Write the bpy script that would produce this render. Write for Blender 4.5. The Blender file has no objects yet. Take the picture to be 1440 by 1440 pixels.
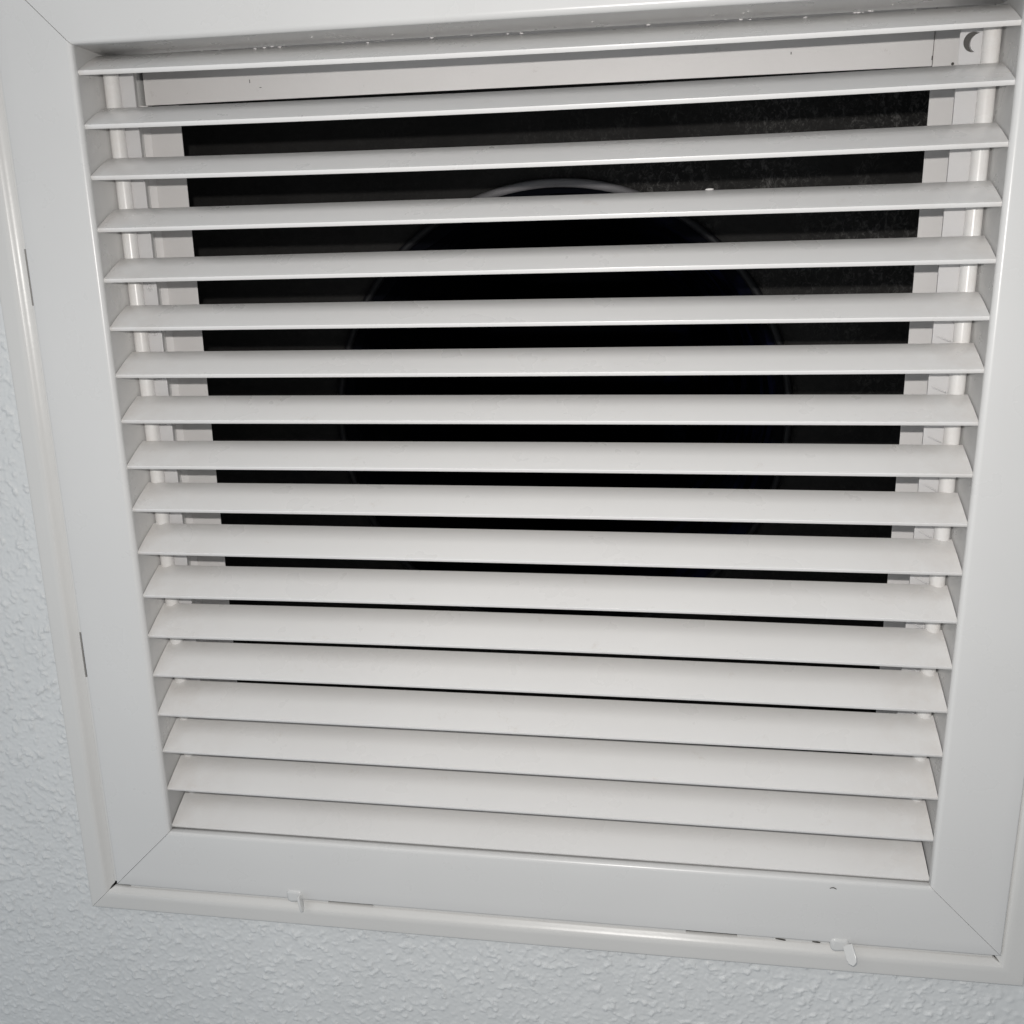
import bpy, math, random
import numpy as np
from mathutils import Vector, Matrix

S = bpy.context.scene
C = S.collection
random.seed(7)

# ------------------------------------------------------------------ camera
cam_d = bpy.data.cameras.new('camera')
cam = bpy.data.objects.new('camera', cam_d)
C.objects.link(cam)
cam.location = (0.07177, -0.517187, 0.097492)
cam.rotation_euler = (1.323088, 0.018759, 0.143651)
cam_d.sensor_width = 36.0
cam_d.lens = 1278.083 / 1440.0 * 36.0
cam_d.clip_start = 0.01
cam_d.clip_end = 50.0
S.camera = cam

# ------------------------------------------------------------------ light
world = bpy.data.worlds.new('World')
S.world = world
world.use_nodes = True
bg = world.node_tree.nodes['Background']
bg.inputs['Color'].default_value = (0.90, 0.95, 1.0, 1)
bg.inputs['Strength'].default_value = 0.31

def area(name, loc, target, size, power, col, sy=None):
    d = bpy.data.lights.new(name, 'AREA')
    d.energy = power; d.color = col
    d.shape = 'RECTANGLE' if sy else 'DISK'; d.size = size
    if sy: d.size_y = sy
    o = bpy.data.objects.new(name, d); C.objects.link(o)
    o.location = loc
    o.rotation_euler = (Vector(target) - Vector(loc)).to_track_quat('-Z', 'Y').to_euler()
    return o
# the phone's own flash, a few centimetres from its lens
area('phone_flash', (0.060, -0.520, 0.127), (0.03, 0, -0.06), 0.007, 2.45, (1.0, 0.968, 0.93))
# added soft fills, above left and low left, standing in for room ambience
area('fill_above', (-0.9, -1.25, 1.25), (-0.05, 0, -0.1), 1.2, 4.5, (0.97, 0.985, 1.0), 1.0)
area('fill_low_left', (-1.6, -1.5, -0.7), (-0.1, 0, -0.2), 1.2, 4.4, (0.84, 0.93, 1.0), 1.6)

S.view_settings.view_transform = 'Standard'
S.view_settings.look = 'None'
S.view_settings.exposure = -0.14
S.view_settings.gamma = 1.0

# ------------------------------------------------------------------ helpers
def link(o, parent=None):
    C.objects.link(o)
    if parent is not None: o.parent = parent
    return o

def mesh_obj(name, verts, faces, mat, parent=None, smooth=None):
    me = bpy.data.meshes.new(name)
    me.from_pydata([tuple(v) for v in verts], [], faces)
    me.validate(); me.update()
    me.materials.append(mat)
    if smooth is not None:
        me.shade_smooth()
        me.set_sharp_from_angle(angle=math.radians(smooth))
    return link(bpy.data.objects.new(name, me), parent)

def empty(name, loc, label, cat):
    o = bpy.data.objects.new(name, None)
    o.empty_display_size = 0.05
    C.objects.link(o); o.location = loc
    o['label'] = label; o['category'] = cat; o['kind'] = 'thing'
    return o

def arc(cu, cy, r, a0, a1, n):
    return [(cu + r*math.cos(math.radians(a0+(a1-a0)*k/n)), cy + r*math.sin(math.radians(a0+(a1-a0)*k/n))) for k in range(n+1)]

def box_vf(x0, x1, y0, y1, z0, z1, off=0):
    v = [(x0,y0,z0),(x1,y0,z0),(x1,y1,z0),(x0,y1,z0),(x0,y0,z1),(x1,y0,z1),(x1,y1,z1),(x0,y1,z1)]
    f = [(0,3,2,1),(4,5,6,7),(0,1,5,4),(1,2,6,5),(2,3,7,6),(3,0,4,7)]
    return v, [tuple(i+off for i in q) for q in f]

def box_obj(name, x0, x1, y0, y1, z0, z1, mat, parent=None, bevel=0.0, seg=2):
    v, f = box_vf(x0, x1, y0, y1, z0, z1)
    o = mesh_obj(name, v, f, mat, parent, smooth=35)
    if bevel:
        m = o.modifiers.new('bevel', 'BEVEL'); m.width = bevel; m.segments = seg; m.limit_method = 'NONE'
    return o

def rail(name, side, prof, cx, cz, hw, hh, gap, mat, parent, smooth=40, jig=(0, 0), notch=0.0):
    """one mitred length of a rectangular frame; prof = closed loop of (u outward, y)"""
    n = len(prof); vs = []
    K = 8
    for k in range(K + 1):
        t = -1 + 2*k/K
        for (u, y) in prof:
            if side in ('left', 'right'):
                s = -1 if side == 'left' else 1
                x = cx + s*(hw+u); z = cz + t*(hh+u-gap-(notch if u < 0.0003 else 0))
                x += jig[0]*math.sin(3.1*t+jig[1])
            else:
                s = 1 if side == 'top' else -1
                z = cz + s*(hh+u); x = cx + t*(hw+u-gap-(notch if u < 0.0003 else 0))
                z += jig[0]*math.sin(3.1*t+jig[1])
            vs.append((x, y, z))
    fs = []
    for k in range(K):
        for i in range(n):
            j = (i+1) % n
            fs.append((k*n+i, k*n+j, (k+1)*n+j, (k+1)*n+i))
    fs.append(tuple(range(n))); fs.append(tuple(K*n+i for i in range(n)))
    o = mesh_obj(name, vs, fs, mat, parent)
    import bmesh
    bm = bmesh.new(); bm.from_mesh(o.data)
    bmesh.ops.recalc_face_normals(bm, faces=bm.faces)
    bm.to_mesh(o.data); bm.free()
    o.data.shade_smooth(); o.data.set_sharp_from_angle(angle=math.radians(smooth))
    return o

def tube(name, p0, p1, r, mat, parent=None, n=24, cap=True):
    p0 = Vector(p0); p1 = Vector(p1); d = (p1-p0).normalized()
    q = d.to_track_quat('Z', 'Y'); vs = []; fs = []
    for p in (p0, p1):
        for k in range(n):
            a = 2*math.pi*k/n
            vs.append(p + q @ Vector((r*math.cos(a), r*math.sin(a), 0)))
    for k in range(n):
        j = (k+1) % n
        fs.append((k, j, n+j, n+k))
    if cap: fs += [tuple(range(n-1, -1, -1)), tuple(range(n, 2*n))]
    return mesh_obj(name, vs, fs, mat, parent, smooth=40)

def torus(name, c, R, r, mat, parent, n=96, m=10, axis='y', sy=1.0):
    vs = []; fs = []
    for i in range(n):
        a = 2*math.pi*i/n
        for j in range(m):
            b = 2*math.pi*j/m
            rr = R + r*math.cos(b)
            vs.append((c[0]+rr*math.cos(a), c[1]+r*sy*math.sin(b), c[2]+rr*math.sin(a)))
    for i in range(n):
        for j in range(m):
            fs.append((i*m+j, i*m+(j+1) % m, ((i+1) % n)*m+(j+1) % m, ((i+1) % n)*m+j))
    return mesh_obj(name, vs, fs, mat, parent, smooth=80)

# ------------------------------------------------------------------ materials
def paint(name, col, rough=0.35, mottle=0.03, bump=0.02, bscale=900, spec=0.5, dirt=None, coat=0.0, dirt_amt=0.5):
    m = bpy.data.materials.new(name); m.use_nodes = True
    nt = m.node_tree; N = nt.nodes; L = nt.links
    b = N['Principled BSDF']
    tc = N.new('ShaderNodeTexCoord')
    n1 = N.new('ShaderNodeTexNoise'); n1.inputs['Scale'].default_value = 9; n1.inputs['Detail'].default_value = 5
    L.new(tc.outputs['Object'], n1.inputs['Vector'])
    r1 = N.new('ShaderNodeMapRange'); r1.inputs[1].default_value = 0.3; r1.inputs[2].default_value = 0.7
    r1.inputs[3].default_value = 1-mottle; r1.inputs[4].default_value = 1+mottle
    L.new(n1.outputs['Fac'], r1.inputs[0])
    mul = N.new('ShaderNodeVectorMath'); mul.operation = 'SCALE'
    mul.inputs[0].default_value = col
    L.new(r1.outputs[0], mul.inputs['Scale'])
    out = mul.outputs[0]
    if dirt:
        n2 = N.new('ShaderNodeTexNoise'); n2.inputs['Scale'].default_value = 60; n2.inputs['Detail'].default_value = 8; n2.inputs['Roughness'].default_value = 0.75
        L.new(tc.outputs['Object'], n2.inputs['Vector'])
        r2 = N.new('ShaderNodeMapRange'); r2.inputs[1].default_value = 0.62; r2.inputs[2].default_value = 0.80
        r2.inputs[3].default_value = 0; r2.inputs[4].default_value = dirt_amt
        L.new(n2.outputs['Fac'], r2.inputs[0])
        mx = N.new('ShaderNodeMix'); mx.data_type = 'RGBA'
        L.new(r2.outputs[0], mx.inputs[0]); L.new(out, mx.inputs[6]); mx.inputs[7].default_value = (*dirt, 1)
        out = mx.outputs[2]
    L.new(out, b.inputs['Base Color'])
    b.inputs['Roughness'].default_value = rough
    b.inputs['Specular IOR Level'].default_value = spec
    b.inputs['Coat Weight'].default_value = coat
    nr = N.new('ShaderNodeTexNoise'); nr.inputs['Scale'].default_value = 35; nr.inputs['Detail'].default_value = 6
    L.new(tc.outputs['Object'], nr.inputs['Vector'])
    rr = N.new('ShaderNodeMapRange'); rr.inputs[3].default_value = rough*0.8; rr.inputs[4].default_value = rough*1.25
    L.new(nr.outputs['Fac'], rr.inputs[0]); L.new(rr.outputs[0], b.inputs['Roughness'])
    if bump:
        nb = N.new('ShaderNodeTexNoise'); nb.inputs['Scale'].default_value = bscale; nb.inputs['Detail'].default_value = 3
        L.new(tc.outputs['Object'], nb.inputs['Vector'])
        nc = N.new('ShaderNodeTexNoise'); nc.inputs['Scale'].default_value = 28; nc.inputs['Detail'].default_value = 2
        L.new(tc.outputs['Object'], nc.inputs['Vector'])
        ad = N.new('ShaderNodeMath'); ad.operation = 'MULTIPLY_ADD'; ad.inputs[1].default_value = 6.0
        L.new(nc.outputs['Fac'], ad.inputs[0]); L.new(nb.outputs['Fac'], ad.inputs[2])
        bp = N.new('ShaderNodeBump'); bp.inputs['Strength'].default_value = bump*10; bp.inputs['Distance'].default_value = 0.0001
        L.new(ad.outputs[0], bp.inputs['Height']); L.new(bp.outputs[0], b.inputs['Normal'])
    return m

M_frame = paint('white_enamel', (0.725, 0.72, 0.71), 0.28, 0.02, 0.02, 1100)
M_slat = paint('slat_enamel', (0.835, 0.825, 0.812), 0.28, 0.02, 0.012, 1100, dirt=(0.60, 0.54, 0.48), dirt_amt=0.5)
M_trim = paint('trim_enamel', (0.72, 0.71, 0.69), 0.30, 0.02, 0.04, 500)
M_board = paint('brushed_board_paint', (0.79, 0.77, 0.76), 0.5, 0.03, 0.10, 400, dirt=(0.33, 0.29, 0.24), dirt_amt=0.8)
M_plate = paint('plate_enamel', (0.66, 0.65, 0.65), 0.34, 0.02, 0.04, 700)
M_blob = paint('dried_paint', (0.72, 0.70, 0.69), 0.6, 0.02, 0.1, 900)
M_liner = paint('black_duct_liner', (0.029, 0.028, 0.027), 0.65, 0.3, 0.6, 350, spec=0.15)
M_void = paint('hole_shade', (0.10, 0.095, 0.09), 0.6, 0.1, 0.02, 500)
M_mark = paint('dark_scuff', (0.06, 0.055, 0.05), 0.7, 0.1, 0.0)

# warm grime towards the ends of the slats
nt = M_slat.node_tree; N = nt.nodes; L = nt.links; b = N['Principled BSDF']; tc = N['Texture Coordinate']
old = b.inputs['Base Color'].links[0].from_socket
sx = N.new('ShaderNodeSeparateXYZ'); L.new(tc.outputs['Object'], sx.inputs[0])
ab = N.new('ShaderNodeMath'); ab.operation = 'ABSOLUTE'; L.new(sx.outputs['X'], ab.inputs[0])
g = N.new('ShaderNodeMapRange'); g.inputs[1].default_value = 0.19; g.inputs[2].default_value = 0.25; L.new(ab.outputs[0], g.inputs[0])
gn = N.new('ShaderNodeTexNoise'); gn.inputs['Scale'].default_value = 45; gn.inputs['Detail'].default_value = 9; gn.inputs['Roughness'].default_value = 0.7; L.new(tc.outputs['Object'], gn.inputs['Vector'])
gr = N.new('ShaderNodeMapRange'); gr.inputs[1].default_value = 0.40; gr.inputs[2].default_value = 0.72; gr.inputs[4].default_value = 0.45; L.new(gn.outputs['Fac'], gr.inputs[0])
gm = N.new('ShaderNodeMath'); gm.operation = 'MULTIPLY'; L.new(g.outputs[0], gm.inputs[0]); L.new(gr.outputs[0], gm.inputs[1])
mx = N.new('ShaderNodeMix'); mx.data_type = 'RGBA'; L.new(gm.outputs[0], mx.inputs[0]); L.new(old, mx.inputs[6]); mx.inputs[7].default_value = (0.66, 0.60, 0.55, 1)
L.new(mx.outputs[2], b.inputs['Base Color'])

# fibres and dust caught on the liner
nt = M_liner.node_tree; N = nt.nodes; L = nt.links
b = N['Principled BSDF']; tc = N['Texture Coordinate']
old = b.inputs['Base Color'].links[0].from_socket
mp = N.new('ShaderNodeMapping'); mp.inputs['Scale'].default_value = (1, 1, 0.75); mp.inputs['Rotation'].default_value = (0, 0.5, 0)
L.new(tc.outputs['Object'], mp.inputs['Vector'])
v = N.new('ShaderNodeTexNoise'); v.inputs['Scale'].default_value = 210; v.inputs['Detail'].default_value = 8; v.inputs['Roughness'].default_value = 0.8; v.inputs['Distortion'].default_value = 1.2
L.new(mp.outputs[0], v.inputs['Vector'])
vr = N.new('ShaderNodeMapRange'); vr.inputs[1].default_value = 0.50; vr.inputs[2].default_value = 0.68
L.new(v.outputs['Fac'], vr.inputs[0])
pn = N.new('ShaderNodeTexNoise'); pn.inputs['Scale'].default_value = 13; pn.inputs['Detail'].default_value = 3
L.new(tc.outputs['Object'], pn.inputs['Vector'])
pr = N.new('ShaderNodeMapRange'); pr.inputs[1].default_value = 0.40; pr.inputs[2].default_value = 0.62
L.new(pn.outputs['Fac'], pr.inputs[0])
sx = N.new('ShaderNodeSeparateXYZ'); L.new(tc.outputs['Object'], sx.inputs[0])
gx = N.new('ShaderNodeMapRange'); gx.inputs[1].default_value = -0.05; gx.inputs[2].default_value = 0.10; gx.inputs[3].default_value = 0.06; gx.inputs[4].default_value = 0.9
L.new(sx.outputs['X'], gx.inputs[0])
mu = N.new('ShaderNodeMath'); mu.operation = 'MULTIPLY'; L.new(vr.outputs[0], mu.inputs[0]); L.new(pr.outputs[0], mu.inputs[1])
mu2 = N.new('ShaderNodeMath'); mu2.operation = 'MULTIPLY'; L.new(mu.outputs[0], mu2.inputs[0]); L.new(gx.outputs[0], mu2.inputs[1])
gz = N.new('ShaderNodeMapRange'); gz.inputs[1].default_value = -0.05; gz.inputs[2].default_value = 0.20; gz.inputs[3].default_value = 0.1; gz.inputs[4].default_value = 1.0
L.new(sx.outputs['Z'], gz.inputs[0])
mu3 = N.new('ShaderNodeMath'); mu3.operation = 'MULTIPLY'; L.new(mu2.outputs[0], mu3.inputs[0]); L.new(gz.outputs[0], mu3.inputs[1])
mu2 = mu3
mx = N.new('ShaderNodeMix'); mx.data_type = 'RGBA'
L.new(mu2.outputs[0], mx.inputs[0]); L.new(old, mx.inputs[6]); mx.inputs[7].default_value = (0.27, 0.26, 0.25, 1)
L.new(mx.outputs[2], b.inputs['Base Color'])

M_duct = bpy.data.materials.new('dark_blue_duct_film'); M_duct.use_nodes = True
b = M_duct.node_tree.nodes['Principled BSDF']
b.inputs['Base Color'].default_value = (0.003, 0.004, 0.010, 1); b.inputs['Roughness'].default_value = 0.8; b.inputs['Specular IOR Level'].default_value = 0.04
nt = M_duct.node_tree; N = nt.nodes; L = nt.links
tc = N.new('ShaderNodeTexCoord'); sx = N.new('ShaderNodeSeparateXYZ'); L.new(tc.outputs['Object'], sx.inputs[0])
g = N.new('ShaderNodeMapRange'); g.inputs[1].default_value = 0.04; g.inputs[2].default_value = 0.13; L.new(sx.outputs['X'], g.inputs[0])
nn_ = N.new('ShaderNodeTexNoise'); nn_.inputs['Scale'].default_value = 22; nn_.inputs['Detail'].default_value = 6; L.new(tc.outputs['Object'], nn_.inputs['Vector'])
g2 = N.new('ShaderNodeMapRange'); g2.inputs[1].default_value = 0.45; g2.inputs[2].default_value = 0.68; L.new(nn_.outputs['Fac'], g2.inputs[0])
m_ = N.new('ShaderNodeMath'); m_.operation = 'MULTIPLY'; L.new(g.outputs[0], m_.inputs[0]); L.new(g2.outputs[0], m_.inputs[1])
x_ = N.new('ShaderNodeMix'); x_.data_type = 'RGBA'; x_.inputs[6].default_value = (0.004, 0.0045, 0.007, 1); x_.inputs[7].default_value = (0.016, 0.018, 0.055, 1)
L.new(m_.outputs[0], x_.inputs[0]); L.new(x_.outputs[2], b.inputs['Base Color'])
M_ring = paint('grey_collar_lit_top', (0.30, 0.29, 0.30), 0.55, 0.5, 0.4, 300, spec=0.3, dirt=(0.02, 0.02, 0.02), dirt_amt=1.0)
M_ring_dark = paint('black_collar', (0.03, 0.03, 0.032), 0.5, 0.4, 0.5, 300, spec=0.3)

# flash light on the collar painted in: grey top arc, near black below
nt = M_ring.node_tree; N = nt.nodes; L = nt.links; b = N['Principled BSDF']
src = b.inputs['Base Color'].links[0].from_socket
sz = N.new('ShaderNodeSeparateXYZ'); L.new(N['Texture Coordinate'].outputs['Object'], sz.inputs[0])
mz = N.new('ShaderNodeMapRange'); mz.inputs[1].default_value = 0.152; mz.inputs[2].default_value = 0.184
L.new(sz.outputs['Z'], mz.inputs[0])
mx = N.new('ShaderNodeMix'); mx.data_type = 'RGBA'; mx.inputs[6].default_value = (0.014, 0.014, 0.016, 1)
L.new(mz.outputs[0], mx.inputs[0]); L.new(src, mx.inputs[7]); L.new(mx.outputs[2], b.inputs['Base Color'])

M_clip = paint('clear_white_plastic', (0.70, 0.70, 0.69), 0.22, 0.01, 0.02, 800)

M_wall = paint('wall_paint', (0.735, 0.747, 0.748), 0.32, 0.03, 0.05, 700, spec=0.4)

# ------------------------------------------------------------------ the wall
CZ = -0.0186           # height of the grille's centre
HW, HH = 0.25, 0.2494  # half opening of the hinged frame
WX, WZ = -0.0035, -0.0205
WALL_Y = 0.0068

def bandnoise(n, lo, hi, seed):
    rng = np.random.default_rng(seed)
    f = np.fft.fft2(rng.standard_normal((n, n)))
    k = np.hypot(np.fft.fftfreq(n)[:, None], np.fft.fftfreq(n)[None, :])
    f *= np.exp(-(k/hi)**2) * (1-np.exp(-(k/lo)**2))
    a = np.fft.ifft2(f).real
    return a/a.std()

n = 1024; cell = 0.00074     # metres per noise cell
a1 = bandnoise(n, 0.03, 0.13, 1); a2 = bandnoise(n, 0.02, 0.12, 2); a3 = bandnoise(n, 0.10, 0.26, 3); a4 = bandnoise(n, 0.004, 0.02, 4)
ridge = np.exp(-(a1/0.42)**2) * np.clip(a2*0.8+0.35, 0, 1.2)     # broken worm-like ridges of a sprayed texture
blob = np.clip(a2-0.5, 0, 1.5)
relief = 0.00078*ridge + 0.00038*blob + 0.000085*a3 + 0.00012*a4

def wall_sheet(x0, x1, z0, z1, step):
    xs = np.linspace(x0, x1, max(2, int(round((x1-x0)/step))+1)); zs = np.linspace(z0, z1, max(2, int(round((z1-z0)/step))+1))
    X, Z = np.meshgrid(xs, zs)
    fi = (X+2)/cell; fj = (Z+2)/cell
    i0 = np.floor(fi).astype(int); j0 = np.floor(fj).astype(int); u = fi-i0; w = fj-j0
    g = lambda i, j: relief[j % n, i % n]
    h = g(i0, j0)*(1-u)*(1-w)+g(i0+1, j0)*u*(1-w)+g(i0, j0+1)*(1-u)*w+g(i0+1, j0+1)*u*w
    V = np.stack([X, WALL_Y-h, Z], -1).reshape(-1, 3)
    nx, nz = len(xs), len(zs)
    I = np.arange((nx)*(nz)).reshape(nz, nx)
    F = np.stack([I[:-1, :-1], I[:-1, 1:], I[1:, 1:], I[1:, :-1]], -1).reshape(-1, 4)
    return V, F
hx0, hx1, hz0, hz1 = WX-0.3035, WX+0.3035, WZ-0.3035, WZ+0.3035
sheets = [wall_sheet(-0.46, hx0, -0.48, 0.25, 0.0007), wall_sheet(hx0, hx1, -0.48, hz0, 0.0007), wall_sheet(hx1, 0.40, -0.48, hz0+0.02, 0.0012),
          wall_sheet(hx1, 1.2, hz0+0.02, 0.25, 0.004), wall_sheet(-1.2, 1.2, hz1, 1.0, 0.008), wall_sheet(-1.2, -0.46, -0.48, 0.25, 0.006),
          wall_sheet(-1.2, 1.2, -1.2, -0.48, 0.006), wall_sheet(0.40, 1.2, -0.48, hz0+0.02, 0.006),
          wall_sheet(-1.2, hx0, 0.25, hz1, 0.006), wall_sheet(hx1, 1.2, 0.25, hz1, 0.006)]
Vs = []; Fs = []; off = 0
for V, F in sheets:
    Vs.append(V); Fs.append(F+off); off += len(V)
hv = []; hf = []
for (x0, z0), (x1, z1) in (((hx0, hz0), (hx1, hz0)), ((hx1, hz0), (hx1, hz1)), ((hx1, hz1), (hx0, hz1)), ((hx0, hz1), (hx0, hz0))):
    q = len(hv); hv += [(x0, WALL_Y, z0), (x1, WALL_Y, z1), (x1, 0.10, z1), (x0, 0.10, z0)]; hf.append([q+off, q+1+off, q+2+off, q+3+off])
V = np.concatenate(Vs+[np.array(hv)]); F = np.concatenate(Fs+[np.array(hf)])
me = bpy.data.meshes.new('wall')
me.vertices.add(len(V)); me.vertices.foreach_set('co', V.astype(np.float32).ravel())
me.loops.add(len(F)*4); me.loops.foreach_set('vertex_index', F.astype(np.int32).ravel())
me.polygons.add(len(F)); me.polygons.foreach_set('loop_start', np.arange(0, len(F)*4, 4, dtype=np.int32))
me.update(calc_edges=True); me.validate()
me.shade_smooth(); me.materials.append(M_wall); me.materials.append(M_liner)
for k in range(1, 5): me.polygons[len(me.polygons)-k].material_index = 1  # sides of the opening coloured black to give the slots their shade
wall = link(bpy.data.objects.new('wall', me)); wall['kind'] = 'structure'

# ------------------------------------------------------------------ plenum and duct behind
plenum = empty('plenum_box', (0, 0.3, 0), 'dark fibre-lined plenum box behind the boards, seen black between the slats', 'plenum')
def pl(name, *a, mat=M_liner, **k):
    o = box_obj(name, *a, mat, None, **k); o.parent = plenum; o.location = (0, -0.3, 0); return o
# back panel with its round hole
DX, DZ, DR, BY = -0.007, -0.024, 0.202, 0.30
vs = []; fs = []; nn = 128; H2 = 0.40
for i in range(nn):
    a = 2*math.pi*i/nn; c, s = math.cos(a), math.sin(a); k = H2/max(abs(c), abs(s))
    vs += [(DX+DR*c, BY, DZ+DR*s), (DX+0.5*(DR+k)*c, BY, DZ+0.5*(DR+k)*s), (k*c, BY, k*s)]
for i in range(nn):
    j = (i+1) % nn
    for q in range(2): fs.append((3*i+q, 3*i+q+1, 3*j+q+1, 3*j+q))
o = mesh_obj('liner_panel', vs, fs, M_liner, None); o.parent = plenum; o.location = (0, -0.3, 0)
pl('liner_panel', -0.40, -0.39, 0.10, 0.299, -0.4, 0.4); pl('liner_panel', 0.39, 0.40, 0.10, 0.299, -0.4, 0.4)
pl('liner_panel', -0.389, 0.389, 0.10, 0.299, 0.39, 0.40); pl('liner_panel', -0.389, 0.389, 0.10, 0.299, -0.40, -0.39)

duct = empty('flexible_duct', (DX, 0.31, DZ), 'dark blue round ribbed duct opening with grey rim behind the slats', 'duct')
def dk(o): o.parent = duct; o.location = -Vector((DX, 0.31, DZ)); return o
vs = []; fs = []; nl = 150; na = 96
for i in range(nl+1):
    t = i/nl; y = 0.3035+0.75*t
    ph = y/0.024
    r = DR-0.006+0.0035*math.sin(2*math.pi*ph)-0.004*t
    if i == 0: r = DR+0.010; y = 0.3006
    for k in range(na):
        a = 2*math.pi*k/na
        r2 = r+0.0012*math.sin(5*a+9*t)+0.0009*math.sin(17*a+31*t)+0.0006*random.uniform(-1, 1)
        vs.append((DX+r2*math.cos(a)-0.02*t*t, y, DZ+r2*math.sin(a)-0.05*t*t))
for i in range(nl):
    for k in range(na):
        j = (k+1) % na
        fs.append((i*na+k, i*na+j, (i+1)*na+j, (i+1)*na+k))
fs.append(tuple(nl*na+k for k in range(na)))
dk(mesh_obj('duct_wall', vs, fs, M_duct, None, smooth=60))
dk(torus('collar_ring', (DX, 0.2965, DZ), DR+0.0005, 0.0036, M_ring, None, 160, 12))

# ------------------------------------------------------------------ trim boards round the wall opening
trim = empty('opening_trim', (0, 0.0865, -0.27), 'white painted boards lining the wall opening behind the slats', 'trim')
def tr(o, mat=None):
    o.parent = trim; o.location = (0, -0.0865, 0.27); return o
FY = 0.0865
tr(box_obj('board', -0.2560, 0.2325, FY-0.001, FY, 0.2142, 0.2600, M_board, None, 0.0003))      # top
tr(box_obj('board', 0.2330, 0.2640, FY, FY+0.001, -0.2600, 0.2600, M_board, None, 0.0003))            # right
tr(box_obj('board', -0.2590, -0.2335, FY, FY+0.001, -0.2600, 0.2137, M_board, None, 0.0003))       # left
tr(box_obj('board', -0.2330, 0.2325, FY, FY+0.001, -0.2900, -0.2520, M_board, None, 0.0003))          # bottom
tr(mesh_obj('caulk_bead', [(x, y, z) for z in (-0.26, 0.2139) for (x, y) in ((-0.2584, 0.0830), (-0.2574, 0.0842), (-0.2562, 0.0853), (-0.2548, 0.0863), (-0.2584, 0.0864))], [(0,1,6,5),(1,2,7,6),(2,3,8,7),(3,4,9,8),(4,0,5,9),(0,4,3,2,1),(5,6,7,8,9)], M_board, None, smooth=70))
tr(box_obj('return_panel', -0.2630, -0.2585, 0.0375, 0.0985, -0.290, 0.262, M_frame))
tr(box_obj('return_panel', 0.2645, 0.2690, 0.0375, 0.0985, -0.290, 0.262, M_frame))
tr(box_obj('return_panel', -0.2580, 0.2640, 0.0375, 0.0850, 0.2605, 0.2640, M_board))
tr(box_obj('return_panel', -0.2580, 0.2640, 0.0375, 0.0850, -0.2940, -0.2905, M_board))
o = tr(tube('nail_head', (0.2440, FY-0.0003, 0.2150), (0.2440, FY+0.001, 0.2150), 0.0008, M_mark, None, 12))
# small scuffs and paint runs on the boards
for (x, z, w, h) in ((-0.183, 0.2255, 0.0003, 0.0020), (0.153, 0.2250, 0.0004, 0.0013), (-0.176, 0.2215, 0.0012, 0.0003), (0.2322, 0.2185, 0.0005, 0.0022)):
    tr(box_obj('scuff', x-w/2, x+w/2, FY-0.0013, FY-0.0008, z-h/2, z+h/2, M_mark, None))

# ------------------------------------------------------------------ the grille
vent = empty('air_vent', (0, WALL_Y, WZ-0.3165), 'white louvred return air grille set in the textured wall', 'vent')
OFF = -Vector((0, WALL_Y, WZ-0.3165))
def pt(o, parent=vent):
    o.parent = parent
    if parent is vent: o.location = OFF
    return o

# fixed outer frame: four mitred lengths
def outer_profile(u0):
    op = [(0.0020, 0.0062), (u0, 0.0062), (u0, 0.0045), (-0.0012, 0.0037), (0.0003, 0.0024), (0.0014, 0.0012), (0.0027, 0.0005)]
    op += [(0.0060, 0.0008), (0.0125, 0.0014)]
    op += arc(0.0145, 0.0029, 0.0013, 270, 350, 4)
    return op+[(0.0160, 0.0062)]
for side in ('left', 'right', 'top', 'bottom'):
    pt(rail('outer_frame_rail', side, outer_profile(-0.0035 if side in ('left', 'right') else -0.0020), WX, WZ, 0.3005, 0.3005, 0.00012, M_trim, None, 50, (0.0003, {'left': 1, 'right': 2, 'top': 0, 'bottom': 4}[side]), 0.0012))
# the lip behind the moving frame, punched with slots
def lip(side, a, b):
    if side == 'left': o = box_obj('frame_lip', -0.3008, -0.2900, 0.0046, 0.0053, a, b, M_trim)
    if side == 'bottom': o = box_obj('frame_lip', a, b, 0.0046, 0.0053, -0.3193, -0.3080, M_trim)
    pt(o)
for a, b in ((-0.315, -0.1565), (-0.1240, 0.0890), (0.1222, 0.275)): lip('left', a, b)
for a, b in ((-0.2885, -0.1408), (-0.1083, 0.1039), (0.1369, 0.2930)): lip('bottom', a, b)

# hinged face frame: four mitred lengths of folded sheet
fp = [(0.0033, 0.0345), (0.0018, 0.0345), (0.0016, 0.0060), (0.0007, 0.0042)]
fp += arc(0.0037, 0.0031, 0.0031, 180, 270, 7)
fp += [(0.0120, -0.0002), (0.0250, -0.0003), (0.0380, -0.0001)]
fp += arc(0.0453, 0.0010, 0.0011, 270, 360, 4)
fp += [(0.0464, 0.0028), (0.0456, 0.0028), (0.0452, 0.0018), (0.0042, 0.0018), (0.0033, 0.0026)]
for side in ('left', 'right', 'top', 'bottom'):
    pt(rail('face_frame_rail', side, fp, 0, CZ, HW, HH, {'left': 0.00022, 'right': 0.00020, 'top': 0.00030, 'bottom': 0.00016}[side], M_frame, None, 50))

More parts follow.
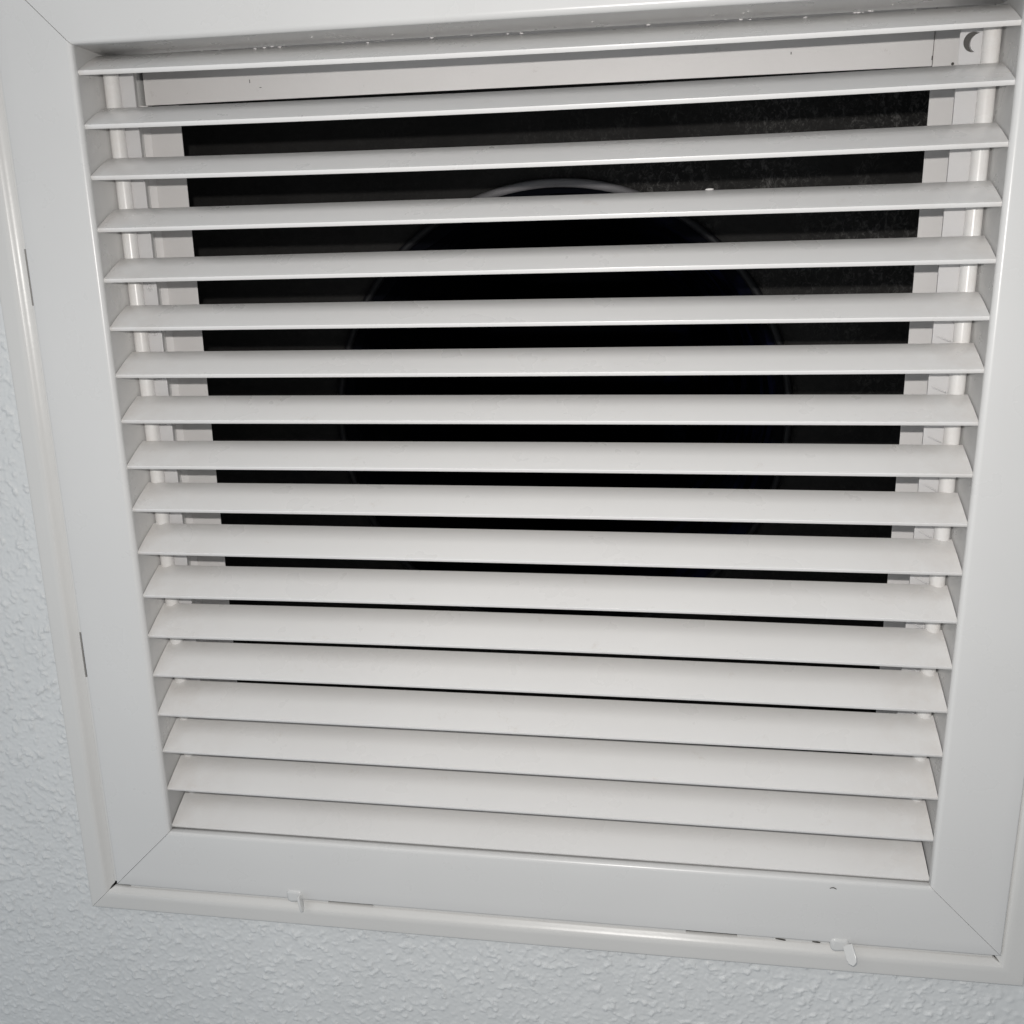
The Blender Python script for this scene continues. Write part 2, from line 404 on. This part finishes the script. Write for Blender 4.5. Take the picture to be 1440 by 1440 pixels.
# louvre slats ----------------------------------------------------
PITCH, Z0, YF = 0.028525, 0.216003, 0.005935
bows = [[(-.253,.6),(-.129,-1.0),(.029,-1.6),(.172,-1.2),(.252,-.9)], [(-.253,.3),(-.131,-.86),(.029,-1.08),(.174,-.3),(.252,.6)],
 [(-.253,.86),(-.133,-.43),(.028,-.82),(.176,-.6),(.252,.4)], [(-.253,.26),(-.136,-.4),(.028,-.1),(.178,-.12),(.252,-.1)],
 [(-.253,-.3),(-.138,-.3),(.028,.0),(.18,.4),(.252,.13)], [(-.253,-.38),(.03,-.45),(.252,-.4)], [(-.253,-.3),(.03,-.2),(.252,.3)],
 [(-.253,0),(.03,.44),(.252,.38)], [(-.253,-.4),(.03,.3),(.252,0)], [(-.253,.17),(-.059,.9),(.111,.55),(.252,.3)],
 [(-.253,.15),(-.06,.56),(.112,.42),(.252,0)], [(-.253,-.9),(-.062,.5),(.113,.1),(.252,-.35)], [(-.253,-.4),(-.063,.9),(.114,.66),(.252,-.5)],
 [(-.253,.12),(-.064,1.2),(.115,.63),(.252,.29)], [(-.253,0),(-.065,.4),(.116,0),(.252,0)], [(-.253,.9),(-.066,.57),(.117,.37),(.252,-.6)],
 [(-.253,.7),(0,.5),(.252,-.5)], [(-.253,.3),(0,.3),(.252,-.2)]]
T = 0.0027
nvec = np.array([-0.576, 0.817])                 # (y, z) normal of the visible blade surface
lowf = np.array([0.0, 0.0]); upf = lowf+T*nvec
backu = np.array([0.0208, 0.0150])
dvec = (backu-upf)/np.linalg.norm(backu-upf); nv2 = np.array([-dvec[1], dvec[0]])
backl = backu-nv2*0.0012; midl = lowf+dvec*0.006+nv2*0.0003
def slat_profile(ext=0.0):
    global backu, backl
    backu = np.array([0.0208, 0.0150])+dvec*ext; backl = backu-nv2*0.0012
    r = 0.0006
    p = []
    e = (upf-lowf)/np.linalg.norm(upf-lowf)
    # rounded nose
    p += [lowf+dvec*r, lowf+dvec*0.25*r+e*0.06*r, lowf+e*0.45*r-dvec*0.05*r, lowf+e*r-dvec*0.15*r]
    p += [lowf+e*T*0.5-dvec*0.3*r]
    p += [upf-e*r-dvec*0.1*r, upf-e*0.4*r+dvec*0.08*r, upf+dvec*0.4*r, upf+dvec*1.2*r]
    p += [upf+(backu-upf)*0.5+nv2*0.00035, backu-dvec*0.0006, backu-nv2*0.0004]
    p += [backl, midl]
    return p
EXT = [0]*9+[0.0004, 0.0013, 0.0019, 0.0026, 0.0030, 0.0027, 0.0020, 0.0016, 0.0014]
NX = 24
for i in range(18):
    zz = Z0-i*PITCH; prof = slat_profile(EXT[i])
    bx = [q[0] for q in bows[i]]; bz = [q[1]*0.001 for q in bows[i]]
    co = np.polyfit(bx, bz, 2)
    tw = random.uniform(-0.012, 0.012); dy = random.uniform(-0.0003, 0.0003)
    x0, x1 = -0.2512, 0.2512
    vs = []; fs = []; m = len(prof)
    for k in range(NX+1):
        x = x0+(x1-x0)*k/NX; t = tw*(x/0.25)
        c, s = math.cos(t), math.sin(t)
        for q in prof:
            vs.append((x, YF+dy+q[0]*c-q[1]*s, zz+np.polyval(co, x)+q[0]*s+q[1]*c))
    for k in range(NX):
        for a in range(m):
            b_ = (a+1) % m
            fs.append((k*m+a, (k+1)*m+a, (k+1)*m+b_, k*m+b_))
    fs.append(tuple(range(m))); fs.append(tuple(NX*m+a for a in range(m-1, -1, -1)))
    pt(mesh_obj('slat', vs, fs, M_slat, None, smooth=38))

# side rods and mounting plates ------------------------------------
plates = []
for s in (-1, 1):
    pt(tube('rod', (s*0.2462, 0.0305, CZ-HH+0.002), (s*0.2462, 0.0305, CZ+HH-0.0008), 0.0044, M_slat, None, 32))
    x0, x1 = sorted((s*(0.2318 if s > 0 else 0.2343), s*0.2508))
    if s < 0:
        p = pt(box_obj('mounting_plate', x0, x1, 0.0342, 0.0356, CZ-HH+0.001, CZ+HH-0.001, M_plate, None, 0.0003))
    else:
        # plate with a round screw hole near its top
        hc = (0.2385, 0.2150); hr = 0.0050; K = 32; vs = []; fs = []
        for y in (0.0342, 0.0356):
            for k in range(K):
                a = 2*math.pi*k/K; c, sn = math.cos(a), math.sin(a)
                vs.append((hc[0]+hr*c, y, hc[1]+hr*sn))
            for k in range(K):
                a = 2*math.pi*k/K; c, sn = math.cos(a), math.sin(a)
                ex = (x1-hc[0]) if c > 0 else (hc[0]-x0); ez = 0.012
                q = min(ex/max(abs(c), 1e-6), ez/max(abs(sn), 1e-6))
                vs.append((hc[0]+q*c, y, hc[1]+q*sn))
        for k in range(K):
            j = (k+1) % K
            fs += [(k, j, K+j, K+k), (2*K+k, 3*K+k, 3*K+j, 2*K+j), (k, 2*K+k, 2*K+j, j)]
        for (za, zb) in ((CZ-HH+0.001, hc[1]-0.012), (hc[1]+0.012, CZ+HH-0.001)):
            v_, f_ = box_vf(x0, x1, 0.0342, 0.0356, za, zb, len(vs)); vs += v_; fs += f_
        p = pt(mesh_obj('mounting_plate', vs, fs, M_plate, None, smooth=35))
        c_ = tube('hole_shade_disc', (0.2385, 0.0362, 0.2150), (0.2385, 0.0372, 0.2150), 0.0052, M_void, None, 24); c_.parent = p  # dark disc added to paint the shade inside the hole
        c_ = tube('screw_head', (0.2418, 0.0343, 0.2143), (0.2418, 0.0361, 0.2143), 0.0048, M_plate, None, 24); c_.parent = p
        p['label'] = 'plate with a round screw hole near its top'
    plates.append(p)
# stamped rings on the left plate
for k, z in ((4, 0.0985), (5, 0.0710), (6, 0.0425), (7, 0.0130)):
    t_ = torus('stamped_ring', (-0.2385, 0.0341, z), 0.0019, 0.0005, M_plate, None, 24, 6); t_.parent = plates[0]
    t_ = torus('stamped_ring', (-0.2385, 0.0341, z), 0.0008, 0.00045, M_plate, None, 16, 6); t_.parent = plates[0]
# folded wire tabs that hold each slat to the plates
for i in range(1, 17):
    zz = Z0-i*PITCH+0.0150
    if i >= 6:
        a = Vector((0.2340, 0.0338, zz+0.0034)); b_ = Vector((0.2400, 0.0290, zz+0.0010))
        pt(tube('slat_tab', a, b_, 0.0004, M_plate, None, 8))

# latches -----------------------------------------------------------
def extrude_poly(name, poly, ax_u, ax_v, ax_n, org, th, mat, bevel=0.0004):
    vs = []; m = len(poly)
    for t in (-th/2, th/2):
        for (u, w) in poly: vs.append(Vector(org)+Vector(ax_u)*u+Vector(ax_v)*w+Vector(ax_n)*t)
    fs = [tuple(range(m-1, -1, -1)), tuple(range(m, 2*m))]+[(k, (k+1) % m, m+(k+1) % m, m+k) for k in range(m)]
    o = mesh_obj(name, vs, fs, mat, None, smooth=35)
    import bmesh
    bm = bmesh.new(); bm.from_mesh(o.data); bmesh.ops.recalc_face_normals(bm, faces=bm.faces); bm.to_mesh(o.data); bm.free()
    md = o.modifiers.new('bevel', 'BEVEL'); md.width = bevel; md.segments = 3; md.limit_method = 'ANGLE'
    o.data.shade_smooth(); o.data.set_sharp_from_angle(angle=math.radians(50))
    return o
def frame(zrot, yaw):
    """axes of the lever: u along its length, v across, n its thickness"""
    u = Vector((math.sin(zrot)*math.cos(yaw), -math.sin(yaw)*0.9, -math.cos(zrot))).normalized()
    n_ = Vector((math.cos(yaw), math.sin(yaw), 0)); n_ = (n_-u*n_.dot(u)).normalized(); v_ = u.cross(n_)
    return u, v_, n_
pill = [(0, -0.0033), (0.008, -0.0036), (0.0110, -0.0026), (0.0125, 0.0), (0.0110, 0.0026), (0.008, 0.0036), (0, 0.0033)]
def latch(x, z, zrot, yaw, label):
    pr = [(-0.0068, 0.0), (-0.0068, -0.0068), (-0.0035, -0.0080), (0.0045, -0.0068), (0.0052, -0.0030), (0.0045, 0.0018), (-0.0060, 0.0022)]
    body = extrude_poly('latch', pr, (1, 0, 0), (0, 0, 1), (0, -1, 0), (x, 0.0016, z), 0.0060, M_clip, 0.0022)
    pt(body); body['label'] = label
    u, v_, n_ = frame(zrot, yaw)
    lev = extrude_poly('lever', pill, u, v_, n_, (x+0.0032, -0.0022, z-0.0005), 0.0016, M_clip, 0.0006)
    lev.parent = body
latch(-0.1620, -0.3090, 0.18, 0.10, 'narrow clip whose lever is seen edge on')
latch(0.2010, -0.3125, 0.62, 1.15, 'clip with a rounded lever turned to the right')

# crumbs of dried paint along the top joint and beads at the rod tops
def crumbs():
    vs = []; fs = []
    def ball(c, r, sq=(1, 1, 1)):
        q = len(vs); nu, nv = 8, 6
        for i in range(nv+1):
            th = math.pi*i/nv
            for j in range(nu):
                ph = 2*math.pi*j/nu
                k = 1+random.uniform(-.15, .15)
                vs.append((c[0]+r*sq[0]*k*math.sin(th)*math.cos(ph), c[1]+r*sq[1]*k*math.sin(th)*math.sin(ph), c[2]+r*sq[2]*math.cos(th)))
        for i in range(nv):
            for j in range(nu):
                fs.append((q+i*nu+j, q+i*nu+(j+1) % nu, q+(i+1)*nu+(j+1) % nu, q+(i+1)*nu+j))
    zt = Z0+0.0150; yb = YF+0.0208
    for _ in range(28):
        x = random.choice((random.uniform(-0.20, -0.08), random.uniform(-0.2, 0.24), random.uniform(0.0, 0.2)))
        ball((x, yb-random.uniform(0, 0.002), zt-0.0012+random.uniform(-0.0003, 0.0006)), random.uniform(0.00025, 0.0007), (1.7, 0.7, 0.6))
    for _ in range(8):
        ball((random.uniform(-0.2, 0.24), random.uniform(0.014, 0.03), CZ+HH+0.0017), random.uniform(0.0003, 0.0006), (1.4, 1, 0.5))
    ball((0.105, YF+0.0215, Z0-3*PITCH+0.0150), 0.0013, (1.9, 0.6, 0.5))
    for s in (-1, 1):
        ball((s*0.2440, 0.0285, CZ+HH-0.0050), 0.0058, (1.25, 0.8, 0.5))
    ball((-0.2485, 0.0070, Z0-PITCH+0.0025), 0.0016, (1.2, 0.8, 0.8))
    return mesh_obj('paint_crumbs', vs, fs, M_blob, None, smooth=60)
o = pt(crumbs()); o['kind'] = 'stuff'

# little chips and marks on the enamel
def mark(name, pts, w, y, par=None):
    vs = []; fs = []
    for k, (x, z) in enumerate(pts):
        x2, z2 = pts[min(k+1, len(pts)-1)]; x1_, z1_ = pts[max(k-1, 0)]
        d = Vector((x2-x1_, z2-z1_)); d.normalize(); ww = w*(0.3+0.7*math.sin(math.pi*(k+0.5)/len(pts)))
        vs += [(x-d.y*ww, y, z+d.x*ww), (x+d.y*ww, y, z-d.x*ww)]
    for k in range(len(pts)-1): fs.append((2*k, 2*k+1, 2*k+3, 2*k+2))
    return pt(mesh_obj(name, vs, fs, M_mark, None))
mark('scratch', [(0.1912, -0.2747), (0.1922, -0.2740), (0.1935, -0.2738), (0.1947, -0.2744), (0.1953, -0.2748)], 0.00035, -0.00045)
mark('scratch', [(0.1610, -0.3180), (0.1640, -0.3181), (0.1662, -0.3185), (0.1675, -0.3186)], 0.0006, 0.0041)
mark('scratch', [(0.1840, -0.3180), (0.1872, -0.3181), (0.1890, -0.3183)], 0.0006, 0.0041)

S.render.engine = 'CYCLES'
S.cycles.max_bounces = 8
S.cycles.diffuse_bounces = 5
